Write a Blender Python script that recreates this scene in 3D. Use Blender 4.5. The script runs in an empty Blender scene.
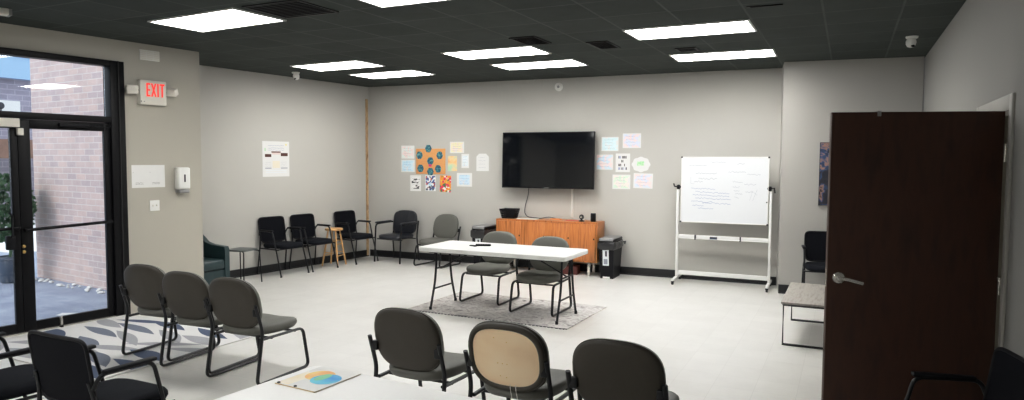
import bpy, bmesh, math, random
from mathutils import Vector, Matrix
random.seed(7)
PI = math.pi
COL = bpy.context.scene.collection
V = Vector
H = 3.072          # ceiling height

# ------------------------------------------------------------------ materials
def _nodes(name):
    m = bpy.data.materials.new(name); m.use_nodes = True
    nt = m.node_tree; b = nt.nodes['Principled BSDF']
    return m, nt, b
def mat(name, c, rough=.5, metal=0, var=0.0, scale=20, bump=0.0, spec=.5, stretch=None, emit=None, coat=0):
    m, nt, b = _nodes(name)
    b.inputs['Base Color'].default_value = (*c, 1)
    b.inputs['Roughness'].default_value = rough
    b.inputs['Metallic'].default_value = metal
    b.inputs['Specular IOR Level'].default_value = spec
    b.inputs['Coat Weight'].default_value = coat
    if emit:
        b.inputs['Emission Color'].default_value = (*emit[0], 1); b.inputs['Emission Strength'].default_value = emit[1]
    tc = nt.nodes.new('ShaderNodeTexCoord'); mp = nt.nodes.new('ShaderNodeMapping')
    nt.links.new(tc.outputs['Object'], mp.inputs['Vector'])
    if stretch: mp.inputs['Scale'].default_value = stretch
    n = nt.nodes.new('ShaderNodeTexNoise'); n.inputs['Scale'].default_value = scale; n.inputs['Detail'].default_value = 5
    nt.links.new(mp.outputs['Vector'], n.inputs['Vector'])
    mx = nt.nodes.new('ShaderNodeMix'); mx.data_type = 'RGBA'
    mx.inputs['A'].default_value = (*[max(0, x*(1-var)) for x in c], 1)
    mx.inputs['B'].default_value = (*[min(1, x*(1+var)) for x in c], 1)
    nt.links.new(n.outputs['Fac'], mx.inputs['Factor']); nt.links.new(mx.outputs['Result'], b.inputs['Base Color'])
    if bump:
        bp = nt.nodes.new('ShaderNodeBump'); bp.inputs['Strength'].default_value = bump; bp.inputs['Distance'].default_value = .004
        nt.links.new(n.outputs['Fac'], bp.inputs['Height']); nt.links.new(bp.outputs['Normal'], b.inputs['Normal'])
    return m
def ramp_mat(name, stops, scale=6, stretch=(1,1,1), rough=.7, interp='LINEAR', detail=3, dist=0, kind='noise', coords='Object', rnd=1.0):
    m, nt, b = _nodes(name); b.inputs['Roughness'].default_value = rough
    tc = nt.nodes.new('ShaderNodeTexCoord'); mp = nt.nodes.new('ShaderNodeMapping')
    mp.inputs['Scale'].default_value = stretch
    nt.links.new(tc.outputs[coords], mp.inputs['Vector'])
    if kind == 'noise':
        n = nt.nodes.new('ShaderNodeTexNoise'); n.inputs['Detail'].default_value = detail; n.inputs['Distortion'].default_value = dist
        out = n.outputs['Fac']
    else:
        n = nt.nodes.new('ShaderNodeTexVoronoi'); n.inputs['Randomness'].default_value = rnd
        sp = nt.nodes.new('ShaderNodeSeparateColor'); nt.links.new(n.outputs['Color'], sp.inputs['Color']); out = sp.outputs['Red']
    n.inputs['Scale'].default_value = scale
    nt.links.new(mp.outputs['Vector'], n.inputs['Vector'])
    r = nt.nodes.new('ShaderNodeValToRGB'); r.color_ramp.interpolation = interp
    els = r.color_ramp.elements
    els[0].position = stops[0][0]; els[0].color = (*stops[0][1], 1)
    els[1].position = stops[-1][0]; els[1].color = (*stops[-1][1], 1)
    for p, c in stops[1:-1]:
        e = els.new(p); e.color = (*c, 1)
    nt.links.new(out, r.inputs['Fac']); nt.links.new(r.outputs['Color'], b.inputs['Base Color'])
    return m
def brick_mat(name, c1, c2, mortar, bw, rh, ms, swz='XZ', offset=.5, rough=.8, extra=None, off=(0,0,0), bump=.0, spec=.5):
    m, nt, b = _nodes(name); b.inputs['Roughness'].default_value = rough; b.inputs['Specular IOR Level'].default_value = spec
    tc = nt.nodes.new('ShaderNodeTexCoord'); sx = nt.nodes.new('ShaderNodeSeparateXYZ'); cx = nt.nodes.new('ShaderNodeCombineXYZ')
    ad = nt.nodes.new('ShaderNodeVectorMath'); ad.operation = 'ADD'; ad.inputs[1].default_value = off
    nt.links.new(tc.outputs['Object'], ad.inputs[0]); nt.links.new(ad.outputs[0], sx.inputs[0])
    nt.links.new(sx.outputs[swz[0]], cx.inputs['X']); nt.links.new(sx.outputs[swz[1]], cx.inputs['Y'])
    br = nt.nodes.new('ShaderNodeTexBrick'); br.offset = offset; br.squash = 1
    br.inputs['Scale'].default_value = 1; br.inputs['Brick Width'].default_value = bw; br.inputs['Row Height'].default_value = rh
    br.inputs['Mortar Size'].default_value = ms; br.inputs['Mortar Smooth'].default_value = .2
    br.inputs['Color1'].default_value = (*c1, 1); br.inputs['Color2'].default_value = (*c2, 1); br.inputs['Mortar'].default_value = (*mortar, 1)
    nt.links.new(cx.outputs[0], br.inputs['Vector'])
    n = nt.nodes.new('ShaderNodeTexNoise'); n.inputs['Scale'].default_value = 3.0; n.inputs['Detail'].default_value = 8; n.inputs['Roughness'].default_value = .7
    nt.links.new(tc.outputs['Object'], n.inputs['Vector'])
    mx = nt.nodes.new('ShaderNodeMix'); mx.data_type = 'RGBA'; mx.blend_type = 'MULTIPLY'; mx.inputs['Factor'].default_value = 1
    r = nt.nodes.new('ShaderNodeValToRGB'); k = extra or .85
    r.color_ramp.elements[0].position = .3; r.color_ramp.elements[0].color = (k, k, k, 1)
    r.color_ramp.elements[1].position = .7; r.color_ramp.elements[1].color = (1, 1, 1, 1)
    nt.links.new(n.outputs['Fac'], r.inputs['Fac'])
    nt.links.new(br.outputs['Color'], mx.inputs['A']); nt.links.new(r.outputs['Color'], mx.inputs['B'])
    nt.links.new(mx.outputs['Result'], b.inputs['Base Color'])
    if bump:
        bp = nt.nodes.new('ShaderNodeBump'); bp.inputs['Strength'].default_value = bump; bp.inputs['Distance'].default_value = .01; bp.invert = True
        nt.links.new(br.outputs['Fac'], bp.inputs['Height']); nt.links.new(bp.outputs['Normal'], b.inputs['Normal'])
    return m
def glass_mat(name):
    m = bpy.data.materials.new(name); m.use_nodes = True; nt = m.node_tree; nt.nodes.clear()
    o = nt.nodes.new('ShaderNodeOutputMaterial'); t = nt.nodes.new('ShaderNodeBsdfTransparent'); g = nt.nodes.new('ShaderNodeBsdfGlossy')
    t.inputs['Color'].default_value = (.93, .95, .96, 1)
    g.inputs['Roughness'].default_value = .02; f = nt.nodes.new('ShaderNodeFresnel'); f.inputs['IOR'].default_value = 1.45
    mx = nt.nodes.new('ShaderNodeMixShader')
    nt.links.new(f.outputs[0], mx.inputs[0]); nt.links.new(t.outputs[0], mx.inputs[1]); nt.links.new(g.outputs[0], mx.inputs[2])
    nt.links.new(mx.outputs[0], o.inputs[0]); return m

M = {}
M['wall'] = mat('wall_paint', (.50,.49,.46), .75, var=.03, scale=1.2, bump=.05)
M['wall_shade'] = mat('wall_paint_shaded', (.31,.305,.285), .8, var=.03, scale=1.2)  # same wall paint, with the right wall's dimmer light put into the colour
M['wall_bump'] = mat('wall_paint_bump_shaded', (.41,.40,.375), .75, var=.03, scale=1.2)  # wall paint again, the bump-out's shade mixed into its colour
M['wall_grey'] = mat('wall_paint_entrance', (.46,.44,.385), .75, var=.03, scale=1.2)
M['floor'] = brick_mat('vinyl_floor_tiles', (.68,.67,.64), (.645,.635,.605), (.59,.58,.555), .305, .305, .0022, 'XY', 0, .32, .91)
M['ceil'] = brick_mat('black_ceiling_tiles', (.035,.043,.040), (.047,.056,.051), (.076,.087,.080), .61, .61, .011, 'XY', 0, .85, .7, off=(2.07+.61*30, -8.52+.61*30, 0), bump=.5, spec=.2)
M['base'] = mat('black_vinyl_base', (.008,.009,.011), .35, var=.2)
M['black_metal'] = mat('black_powder_coat', (.006,.007,.009), .4, var=.15, spec=.35)
M['black_frame'] = mat('dark_anodised_frame', (.004,.004,.005), .45, var=.15, spec=.18)
M['black_plastic'] = mat('black_plastic', (.005,.005,.007), .5, var=.2, spec=.2)
M['black_fabric'] = mat('black_woven_fabric', (.008,.009,.012), .9, var=.4, scale=160, bump=.4, spec=.12)
M['mesh'] = mat('black_mesh', (.005,.0055,.008), .85, var=.6, scale=300, bump=.5, spec=.1)
M['leather'] = mat('black_leather', (.010,.012,.018), .28, var=.3, scale=18, bump=.5, spec=.6)
M['grey_uph'] = mat('grey_green_vinyl', (.125,.125,.108), .5, var=.10, scale=60, bump=.15, spec=.35)
M['grey_back'] = mat('grey_green_shell', (.052,.046,.037), .5, var=.10, scale=60, spec=.3)
M['teal'] = mat('dark_teal_leatherette', (.018,.040,.044), .42, var=.2, scale=12, spec=.45)
M['ply'] = ramp_mat('birch_plywood', [(.25,(.84,.62,.38)),(.5,(.93,.73,.49)),(.8,(.96,.80,.58))], 3, (1,8,.9), .6, detail=6)
M['zebra'] = ramp_mat('orange_veneer', [(.30,(.24,.075,.016)),(.44,(.43,.16,.04)),(.56,(.54,.22,.06)),(.72,(.33,.11,.026))], 6, (9,9,.35), .35, detail=8, dist=.4)
M['pine'] = mat('pale_pine', (.60,.36,.15), .5, var=.2, scale=6, stretch=(8,8,1))
M['strip'] = ramp_mat('mottled_wood_strip', [(.3,(.28,.15,.06)),(.5,(.55,.38,.20)),(.7,(.35,.22,.10))], 9, (3,3,1), .7)
M['door'] = ramp_mat('dark_mahogany', [(.25,(.024,.007,.003)),(.5,(.050,.016,.007)),(.8,(.034,.011,.005))], 3, (5,5,1.2), .6, detail=6)
M['grey_wood'] = ramp_mat('weathered_grey_wood', [(.3,(.24,.225,.20)),(.55,(.34,.32,.29)),(.75,(.28,.26,.24))], 5, (8,1,8), .55, detail=6)
M['table'] = mat('white_moulded_plastic', (.66,.66,.64), .38, var=.03, scale=80, bump=.05)
M['white'] = mat('white_plastic', (.78,.78,.75), .4, var=.03)
M['cream'] = mat('cream_plastic', (.72,.70,.64), .4, var=.03)
M['white_metal'] = mat('white_enamel', (.74,.74,.72), .35, var=.03)
M['board'] = mat('whiteboard_face', (.70,.72,.74), .25, var=.01)
M['steel'] = mat('brushed_steel', (.72,.70,.65), .25, .75, var=.1, scale=60)
M['grey_lid'] = mat('grey_lid', (.30,.30,.30), .4, .3, var=.1)
M['paper'] = mat('paper', (.74,.74,.72), .8, var=.02)
M['paper_sh'] = mat('paper_cool', (.74,.78,.80), .8, var=.02)
M['screen'] = mat('tv_screen', (.004,.005,.007), .06, spec=.8)
M['bag'] = mat('bin_liner', (.02,.02,.022), .3, var=.4, scale=40, bump=1)
M['red'] = mat('exit_red', (.85,.03,.02), .5, emit=((1,.05,.03), .6))
M['ink'] = mat('ink', (.05,.05,.06), .7)
M['ink_soft'] = mat('faded_marker', (.32,.34,.40), .7)
M['ink_blue'] = mat('faded_blue_marker', (.24,.29,.46), .7)
M['navy'] = mat('navy', (.03,.06,.14), .6)
M['brass'] = mat('brass', (.75,.52,.18), .3, 1)
M['diff'] = mat('light_diffuser', (.9,.9,.9), .5, emit=((1,.99,.97), 18.5))
M['grille'] = mat('dark_grille', (.012,.012,.012), .7)
M['glass'] = glass_mat('glazing')
M['rug_e'] = None
M['rug_t'] = ramp_mat('faded_rug', [(.28,(.15,.14,.14)),(.42,(.42,.40,.385)),(.55,(.60,.58,.56)),(.66,(.33,.30,.29)),(.8,(.62,.60,.58))], 9, (1,1.4,1), .95, detail=10, dist=1.2)
M['brick'] = brick_mat('pale_pink_brick', (.70,.53,.47), (.57,.46,.44), (.72,.64,.60), .25, .086, .006, 'XZ', .5, .85, .82, bump=.4)
M['brick_grey'] = brick_mat('grey_brick', (.42,.38,.43), (.35,.32,.37), (.50,.47,.51), .4, .15, .012, 'YZ', .5, .85, .85)
M['pave'] = ramp_mat('blue_grey_asphalt', [(.3,(.26,.29,.36)),(.6,(.34,.37,.44)),(.8,(.46,.49,.56))], 2.2, (1,1,1), .9, detail=12)
M['concrete'] = mat('pale_concrete', (.80,.79,.76), .9, var=.1, scale=3)
M['fascia'] = mat('blue_fascia', (.36,.50,.68), .5, var=.05)
M['leaf'] = ramp_mat('shrub_leaf', [(.3,(.03,.08,.04)),(.6,(.09,.19,.09)),(.8,(.18,.30,.16))], 8, rough=.6)
M['roof'] = mat('brown_roof', (.24,.14,.10), .8, var=.3, scale=8)

# ------------------------------------------------------------------ mesh builder
def xf(loc=(0,0,0), rot=(0,0,0)):
    from mathutils import Euler
    return Matrix.Translation(V(loc)) @ Euler(rot).to_matrix().to_4x4()
class MB:
    def __init__(s): s.v=[]; s.f=[]; s.m=[]; s.sm=[]; s.mats=[]
    def mi(s, m):
        if m not in s.mats: s.mats.append(m)
        return s.mats.index(m)
    def add(s, vs, fs, m, smooth=False, T=None):
        o=len(s.v); k=s.mi(m)
        s.v += [tuple(T @ V(p)) if T else tuple(p) for p in vs]
        for f in fs: s.f.append(tuple(i+o for i in f)); s.m.append(k); s.sm.append(smooth)
        return s
    def box(s, a, b, m, T=None, bev=0.0):
        x0,x1=sorted((a[0],b[0])); y0,y1=sorted((a[1],b[1])); z0,z1=sorted((a[2],b[2]))
        if bev:
            bm=bmesh.new(); bmesh.ops.create_cube(bm,size=1)
            for v in bm.verts: v.co=V(((x0+x1)/2+v.co.x*(x1-x0),(y0+y1)/2+v.co.y*(y1-y0),(z0+z1)/2+v.co.z*(z1-z0)))
            bev=min(bev,.49*min(x1-x0,y1-y0,z1-z0))
            bmesh.ops.bevel(bm,geom=bm.edges[:],offset=bev,segments=2,profile=.5,affect='EDGES')
            bm.verts.index_update()
            s.add([v.co.copy() for v in bm.verts],[[v.index for v in f.verts] for f in bm.faces],m,False,T); bm.free(); return s
        vs=[(x0,y0,z0),(x1,y0,z0),(x1,y1,z0),(x0,y1,z0),(x0,y0,z1),(x1,y0,z1),(x1,y1,z1),(x0,y1,z1)]
        return s.add(vs,[(3,2,1,0),(4,5,6,7),(0,1,5,4),(1,2,6,5),(2,3,7,6),(3,0,4,7)],m,False,T)
    def tube(s, pts, r, m, seg=8, fil=0.0, T=None, closed=False, flat=None):
        """round bar through pts; fil = corner radius; flat=(ra,rb) gives an oval bar"""
        pts=[V(p) for p in pts]
        if fil and len(pts)>2:
            q=[pts[0]]
            for a,b,c in zip(pts,pts[1:],pts[2:]):
                d1=(a-b); d2=(c-b); l=min(fil,d1.length*.48,d2.length*.48); p1=b+d1.normalized()*l; p2=b+d2.normalized()*l
                for k in range(6):
                    t=k/5; q.append(p1*(1-t)**2+b*2*t*(1-t)+p2*t*t)
            q.append(pts[-1]); pts=q
        n=len(pts); vs=[]; fs=[]; up=None
        for i,p in enumerate(pts):
            if closed: t=(pts[(i+1)%n]-pts[i-1]).normalized()
            else: t=(pts[min(i+1,n-1)]-pts[max(i-1,0)]).normalized()
            if up is None:
                up=V((1,0,0)) if abs(t.x)<.9 else V((0,0,1))
            up=(up-t*up.dot(t)).normalized(); w=t.cross(up)
            ra,rb=flat if flat else (r,r)
            if isinstance(r,(list,tuple)): ra=rb=r[min(i,len(r)-1)]
            for k in range(seg):
                a=2*PI*k/seg; vs.append(p+up*math.cos(a)*ra+w*math.sin(a)*rb)
        N=n if closed else n-1
        for i in range(N):
            j=(i+1)%n
            for k in range(seg):
                l=(k+1)%seg; fs.append((i*seg+k,i*seg+l,j*seg+l,j*seg+k))
        if not closed: fs.append(tuple(range(seg))[::-1]); fs.append(tuple((n-1)*seg+k for k in range(seg)))
        return s.add(vs,fs,m,True,T)
    def lathe(s, prof, m, seg=24, T=None, cap=True):
        vs=[];fs=[]
        for r,z in prof:
            for k in range(seg): a=2*PI*k/seg; vs.append((r*math.cos(a),r*math.sin(a),z))
        for i in range(len(prof)-1):
            for k in range(seg): l=(k+1)%seg; fs.append((i*seg+k,i*seg+l,(i+1)*seg+l,(i+1)*seg+k))
        if cap: fs.append(tuple(range(seg))[::-1]); fs.append(tuple((len(prof)-1)*seg+k for k in range(seg)))
        return s.add(vs,fs,m,True,T)
    def pad(s, outline, prof, m, fn, smooth=True, T=None):
        """closed outline (u,v) swept through profile (scale, h); fn(u,v,h) -> xyz"""
        n=len(outline); vs=[]; fs=[]
        for sc,h in prof:
            for u,v in outline: vs.append(fn(u*sc,v*sc,h))
        for i in range(len(prof)-1):
            for k in range(n): l=(k+1)%n; fs.append((i*n+k,i*n+l,(i+1)*n+l,(i+1)*n+k))
        fs.append(tuple(range(n))[::-1]); fs.append(tuple((len(prof)-1)*n+k for k in range(n)))
        return s.add(vs,fs,m,smooth,T)
    def poly(s, pts, m, T=None): return s.add(pts,[tuple(range(len(pts)))],m,False,T)
    def prism(s, pts, axis, a, b, m, T=None, smooth=False):
        """2D pts extruded along axis between a and b"""
        def P(p,h): return {'x':(h,p[0],p[1]),'y':(p[0],h,p[1]),'z':(p[0],p[1],h)}[axis]
        n=len(pts); vs=[P(p,a) for p in pts]+[P(p,b) for p in pts]
        fs=[tuple(range(n)),tuple(range(n,2*n))[::-1]]+[(i,i+n,(i+1)%n+n,(i+1)%n) for i in range(n)]
        return s.add(vs,fs,m,smooth,T)
    def build(s, name, parent=None, loc=(0,0,0), rz=0, rot=None):
        me=bpy.data.meshes.new(name); me.from_pydata(s.v,[],s.f)
        for m in s.mats: me.materials.append(m)
        me.polygons.foreach_set('material_index',s.m); me.polygons.foreach_set('use_smooth',s.sm)
        bm=bmesh.new(); bm.from_mesh(me); bmesh.ops.recalc_face_normals(bm,faces=bm.faces[:]); bm.to_mesh(me); bm.free()
        me.update()
        try: me.set_sharp_from_angle(angle=math.radians(50))
        except Exception: pass
        o=bpy.data.objects.new(name,me); COL.objects.link(o); o.location=loc
        o.rotation_euler=rot if rot else (0,0,rz)
        if parent: o.parent=parent
        return o
def sup(w, h, e=2.6, n=40, et=None):
    """superellipse outline, exponent e below, et above"""
    out=[]
    for k in range(n):
        a=2*PI*k/n; c,s_=math.cos(a),math.sin(a); ee=(et if et and s_>0 else e)
        out.append((w/2*math.copysign(abs(c)**(2/ee),c), h/2*math.copysign(abs(s_)**(2/ee),s_)))
    return out
def tag(o, label, cat, group=None, kind=None):
    o['label']=label; o['category']=cat
    if group: o['group']=group
    if kind: o['kind']=kind
    return o
def struct(o): o['kind']='structure'; return o
def thing(name, label, cat, loc=(0,0,0), rz=0, group=None):
    o=bpy.data.objects.new(name,None); o.empty_display_size=.1; COL.objects.link(o); o.location=loc; o.rotation_euler=(0,0,rz)
    return tag(o,label,cat,group)
def dup(src, loc, rz, label):
    r=src.copy(); COL.objects.link(r); r.location=loc; r.rotation_euler=(0,0,rz); r['label']=label
    for ch in [c for c in list(COL.objects) if c.parent==src]:
        c=ch.copy(); COL.objects.link(c); c.parent=r
        for g in [q for q in list(COL.objects) if q.parent==ch]:
            d=g.copy(); COL.objects.link(d); d.parent=c
    return r
class Wall:
    """origin + direction seen left-to-right by someone facing the wall; off = distance into the room"""
    def __init__(s,a,b): s.a=V(a); d=(V(b)-V(a)).normalized(); s.d=d; s.rz=math.atan2(d.y,d.x); s.n=V((-d.y,d.x))
    def P(s,x,z,off=0): q=s.a+s.d*x-s.n*off; return (q.x,q.y,z)
BACK=Wall((-7.86,10.12),(-.85,10.40))
PIL=Wall((-7.20,5.96),(-6.98,8.02))           # use negative s: storefront and pillar lie towards -s
LEFT=Wall((-8.22,6.60),(-7.86,10.12))
BUMP=Wall((-.85,9.78),(.81,9.98))
RIGHT=Wall((.81,9.98),(.81,0))

# ------------------------------------------------------------------ room shell
struct(MB().prism([(-8.17,-2.2),(1.1,-2.2),(1.1,10.7),(-8.5,10.7),(-8.5,5.86),(-7.33,5.86)],'z',-.1,0,M['floor']).build('floor'))
struct(MB().prism([(-8.17,-2.2),(1.1,-2.2),(1.1,10.7),(-8.5,10.7),(-8.5,5.86),(-7.33,5.86)],'z',H,H+.12,M['ceil']).build('ceiling'))
def wallbox(W,x0,x1,z0,z1,name,m,th=.15,base=None):
    mb=MB(); mb.box((x0,0,z0),(x1,th,z1),m); o=mb.build(name,loc=(W.a.x,W.a.y,0),rz=W.rz); return struct(o)
wallbox(BACK,-.25,7.2,0,H,'wall_back',M['wall'])
wallbox(LEFT,-.75,3.538,0,H,'wall_left',M['wall'])
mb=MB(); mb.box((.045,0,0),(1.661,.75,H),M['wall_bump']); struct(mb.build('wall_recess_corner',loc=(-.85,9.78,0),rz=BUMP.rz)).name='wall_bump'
mb=MB()  # right wall with a door opening
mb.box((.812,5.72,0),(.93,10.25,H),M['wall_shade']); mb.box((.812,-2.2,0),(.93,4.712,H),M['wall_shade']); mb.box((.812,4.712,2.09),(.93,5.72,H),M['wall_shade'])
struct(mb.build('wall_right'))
struct(MB().box((-8.6,-2.2,0),(.93,-2.05,H),M['wall_grey']).build('wall_front'))
# entrance wall: pillar, header above the glazing, solid part further on
mb=MB(); mb.box((-.93,0,0),(0,.12,H),M['wall_grey']); mb.box((-3.20,0,2.838),(-.93,.15,H),M['wall_grey'])
mb.box((-8.3,0,0),(-3.20,.15,H),M['wall_grey'])
struct(mb.build('wall_entrance',loc=(-7.20,5.96,0),rz=PIL.rz))
struct(MB().box((-8.4,5.86,0),(-7.30,5.925,H),M['wall_grey']).build('wall_return'))
# corridor behind the wooden door
mb=MB(); mb.box((1.9,4.2,0),(2.0,6.3,2.6),M['wall_grey']); mb.box((.93,4.2,0),(2,4.3,2.6),M['wall_grey']); mb.box((.93,6.2,0),(2,6.3,2.6),M['wall_grey'])
mb.box((.93,4.2,2.5),(2,6.3,2.6),M['wall_grey']); mb.box((1.1,4.2,-.1),(2,6.3,0),M['floor']); struct(mb.build('wall_corridor'))
# black baseboards
def baseb(W,x0,x1,name):
    mb=MB(); mb.box((x0,-.012,0),(x1,-.0005,.12),M['base']); mb.box((x0,-.022,0),(x1,-.012,.018),M['base'])
    struct(mb.build(name,loc=(W.a.x,W.a.y,0),rz=W.rz))
baseb(BACK,.02,6.98,'baseboard_back'); baseb(LEFT,-.7,3.51,'baseboard_left'); baseb(BUMP,0.045,1.64,'baseboard_bump'); 
mb=MB(); mb.box((.79,5.83,0),(.8115,9.95,.12),M['base']); mb.box((.79,-2.0,0),(.8115,4.62,.12),M['base']); struct(mb.build('baseboard_right'))
# wooden strip in the far left corner
mb=MB(); mb.box((3.455,-.02,.0),(3.50,-.001,2.85),M['strip']); struct(mb.build('trim_1',loc=(LEFT.a.x,LEFT.a.y,0),rz=LEFT.rz))

# ------------------------------------------------------------------ ceiling fixtures
def light_mesh():
    f=MB(); w,l=.30,.605
    for a,b in (((-l,-w,-.012),(l,-w+.022,0)),((-l,w-.022,-.012),(l,w,0)),((-l,-w,-.012),(-l+.022,w,0)),((l-.022,-w,-.012),(l,w,0))): f.box(a,b,M['white_metal'])
    return f,MB().box((-l+.02,-w+.02,-.006),(l-.02,w-.02,-.001),M['diff'])
lights=[((-1.47,7.02),'lit ceiling panel above the whiteboard end, nearer one of the right-hand pair'),
 ((-1.435,8.84),'lit ceiling panel closest to the back wall on the right, before the bump-out'),
 ((-3.90,7.51),'lit ceiling panel over the folding table, nearer one of the middle pair'),
 ((-3.84,8.67),'lit ceiling panel closest to the back wall in front of the television'),
 ((-6.45,7.62),'lit ceiling panel near the small white camera on the left, nearer of that pair'),
 ((-6.33,8.72),'lit ceiling panel closest to the far left corner of the room'),
 ((-5.41,4.68),'largest-looking lit ceiling panel, nearest the entrance pillar'),
 ((-3.02,4.56),'lit ceiling panel cut off by the top edge of the photo')]
f,d=light_mesh(); L0=thing('ceiling_light',lights[0][1],'light',(*lights[0][0],H),0,'lit ceiling panels')
f.build('frame',L0); d.build('diffuser',L0)
for i,(p,lab) in enumerate(lights[1:]): dup(L0,(*p,H),[0.03,0,0,-.05,-.05,-.06,0][i],lab)
for p in ((-5.41,1.0),(-3.02,.9),(-3.02,-1.1),(-5.41,-1.1)): dup(L0,(*p,H),0,'lit ceiling panel behind the viewpoint, outside the photo')

def set_glow(lab_start, strength):
    for o in COL.objects:
        if o.type=='MESH' and o.parent and o.parent.get('label','').startswith(lab_start) and o.name.startswith('diffuser'):
            o.data=o.data.copy(); o.data.materials[0]=mat('light_diffuser_%d'%strength,(.9,.9,.9),.5,emit=((1,.99,.97),strength))
set_glow('lit ceiling panel above the whiteboard',26); set_glow('lit ceiling panel closest to the back wall on the right',25)
set_glow('lit ceiling panel near the small white camera',15); set_glow('lit ceiling panel closest to the far left',15)
def vent(x,y,w,l,lab,rz=0):
    t=thing('ceiling_vent',lab,'vent',(x,y,H),rz,'dark ceiling vents')
    a=MB(); 
    for p,q in (((-w/2,-l/2,-.01),(w/2,-l/2+.02,0)),((-w/2,l/2-.02,-.01),(w/2,l/2,0)),((-w/2,-l/2,-.01),(-w/2+.02,l/2,0)),((w/2-.02,-l/2,-.01),(w/2,l/2,0))): a.box(p,q,M['black_plastic'])
    a.build('frame',t); b=MB(); n=max(4,int(l/.05))
    b.box((-w/2+.02,-l/2+.02,-.003),(w/2-.02,l/2-.02,0),M['grille'])
    for k in range(n):
        y0=-l/2+.03+(l-.06)*k/n; b.box((-w/2+.02,y0,-.012),(w/2-.02,y0+.006,-.003),M['black_plastic'])
    b.build('grille',t)
vent(-3.16,6.9,.30,.48,'dark square vent just past the panel light above the folding table')
vent(-2.53,7.5,.25,.48,'dark brownish vent between the middle and right pairs of panel lights')
vent(-4.40,4.60,.62,.52,'large dark vent beside the biggest ceiling light')
vent(-1.74,8.2,.24,.24,'small dark vent between the two right-hand ceiling lights')
mb=MB(); mb.box((-.13,-.008,-.012),(.13,.008,0),M['black_plastic'],bev=.003); mb.box((-.16,-.02,-.006),(-.05,.02,0),M['black_plastic'],bev=.002)
tag(mb.build('hanger_clip',loc=(-.66,6.18,H)),'thin black clip on the dark ceiling above the right side','clip')
# white box at the ceiling, far left; a plain box, no lamp
mb=MB(); mb.box((-.05,-.55,-.06),(.05,.08,0),M['cream'],bev=.01); mb.box((-.052,.06,-.062),(.052,.085,0),M['grey_lid'],bev=.004)
tag(mb.build('ceiling_box',loc=(-6.72,3.50,H+.004),rz=-.25),'pale narrow box fixed to the ceiling at the far left','light')
# cameras
def cam_dome(x,y,lab,g):
    t=thing('security_camera',lab,'camera',(x,y,H),0,g)
    MB().lathe([(.03,-.02),(.055,-.018),(.06,0)],M['white'],20).build('mount',t)
    MB().lathe([(.001,-.115),(.03,-.108),(.045,-.085),(.05,-.055),(.042,-.03),(.03,-.018)],M['white'],20,T=xf((0,0,0),(.25,.1,0))).build('body',t)
    MB().lathe([(.001,-.009),(.014,-.006),(.018,0)],M['black_plastic'],12,T=xf((.01,-.03,-.1),(.9,0,0))).build('lens',t)
cam_dome(-7.53,7.95,'small white ceiling camera beside the left wall, under a panel light','ceiling cameras')
cam_dome(.55,8.35,'small white ceiling camera over the wooden door side','ceiling cameras')

# ------------------------------------------------------------------ entrance glazing (local: x<=0 away from the pillar corner, -y into the room)
G=(-7.20,5.96,0); gr=PIL.rz
fr=M['black_frame']
# frame of the storefront
mb=MB()
mb.box((-1.09,-.03,0),(-.935,.12,2.836),fr,bev=.004)         # right jamb, double
mb.box((-1.01,-.045,0),(-1.00,-.03,2.836),M['grille'])
mb.box((-3.19,-.03,2.775),(-1.09,.12,2.836),fr,bev=.004)     # head
mb.box((-3.19,-.03,2.155),(-1.09,.12,2.222),fr,bev=.004)     # transom bar
mb.box((-3.19,-.03,0),(-3.06,.12,2.775),fr,bev=.004)
mb.box((-3.06,-.02,.0),(-1.09,.12,.012),M['steel'])
struct(mb.build('trim_2',loc=G,rz=gr))
mb=MB(); mb.prism([(-3.06,-.02),(-3.06,-.015),(-1.09,.095),(-1.09,.09)],'z',2.222,2.775,M['glass']); struct(mb.build('window_1',loc=G,rz=gr))
def entry_door(name,x0,x1,sl,sr):
    o=MB()
    y0,y1=.0,.045
    o.box((x0,y0,.015),(x0+sl,y1,2.15),fr,bev=.003); o.box((x1-sr,y0,.015),(x1,y1,2.15),fr,bev=.003)
    o.box((x0+sl,y0,.015),(x1-sr,y1,.105),fr,bev=.003); o.box((x0+sl,y0,2.06),(x1-sr,y1,2.15),fr,bev=.003)
    d=struct(o.build(name,loc=G,rz=gr))
    MB().box((x0+sl,.02,.105),(x1-sr,.026,2.06),M['glass']).build('pane',d)
    b=MB(); b.tube([(x0+.03,-.05,1.045),(x1-.03,-.05,1.072)],.016,fr,seg=8); b.box((x0+.02,-.06,1.03),(x0+.05,0,1.06),fr); b.box((x1-.05,-.06,1.055),(x1-.02,0,1.085),fr)
    b.build('push_bar',d)
    return d
d1=entry_door('door_1',-1.985,-1.093,.108,.062)
d2=entry_door('door_2',-3.055,-1.990,.09,.062)
mb=MB(); mb.box((-1.62,-.05,2.09),(-1.32,0,2.13),M['black_plastic'],bev=.006); mb.tube([(-1.32,-.03,2.11),(-1.15,-.12,2.10),(-1.11,-.03,2.15)],.007,M['black_metal'],6); mb.build('closer',d1)
mb=MB(); mb.box((-1.665,-.035,.02),(-1.645,-.0,.11),M['steel'],bev=.004); mb.lathe([(.016,0),(.016,.02)],M['black_plastic'],12,T=xf((-1.655,-.03,.001))); mb.build('kick_stop',d1)
mb=MB()
for z in (.88,.825): mb.lathe([(.017,0),(.015,.012),(.008,.014)],M['brass'],14,T=xf((-1.968,0,z),(PI/2,0,0)))
mb.build('lock',d1)
mb=MB(); mb.box((-2.13,-.05,.86),(-2.05,0,1.0),M['black_plastic'],bev=.01); mb.tube([(-2.09,-.03,.98),(-2.09,-.075,1.0),(-2.09,-.075,1.2),(-2.09,-.03,1.22)],.011,M['black_metal'],6); mb.build('pull_handle',d2)
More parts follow.
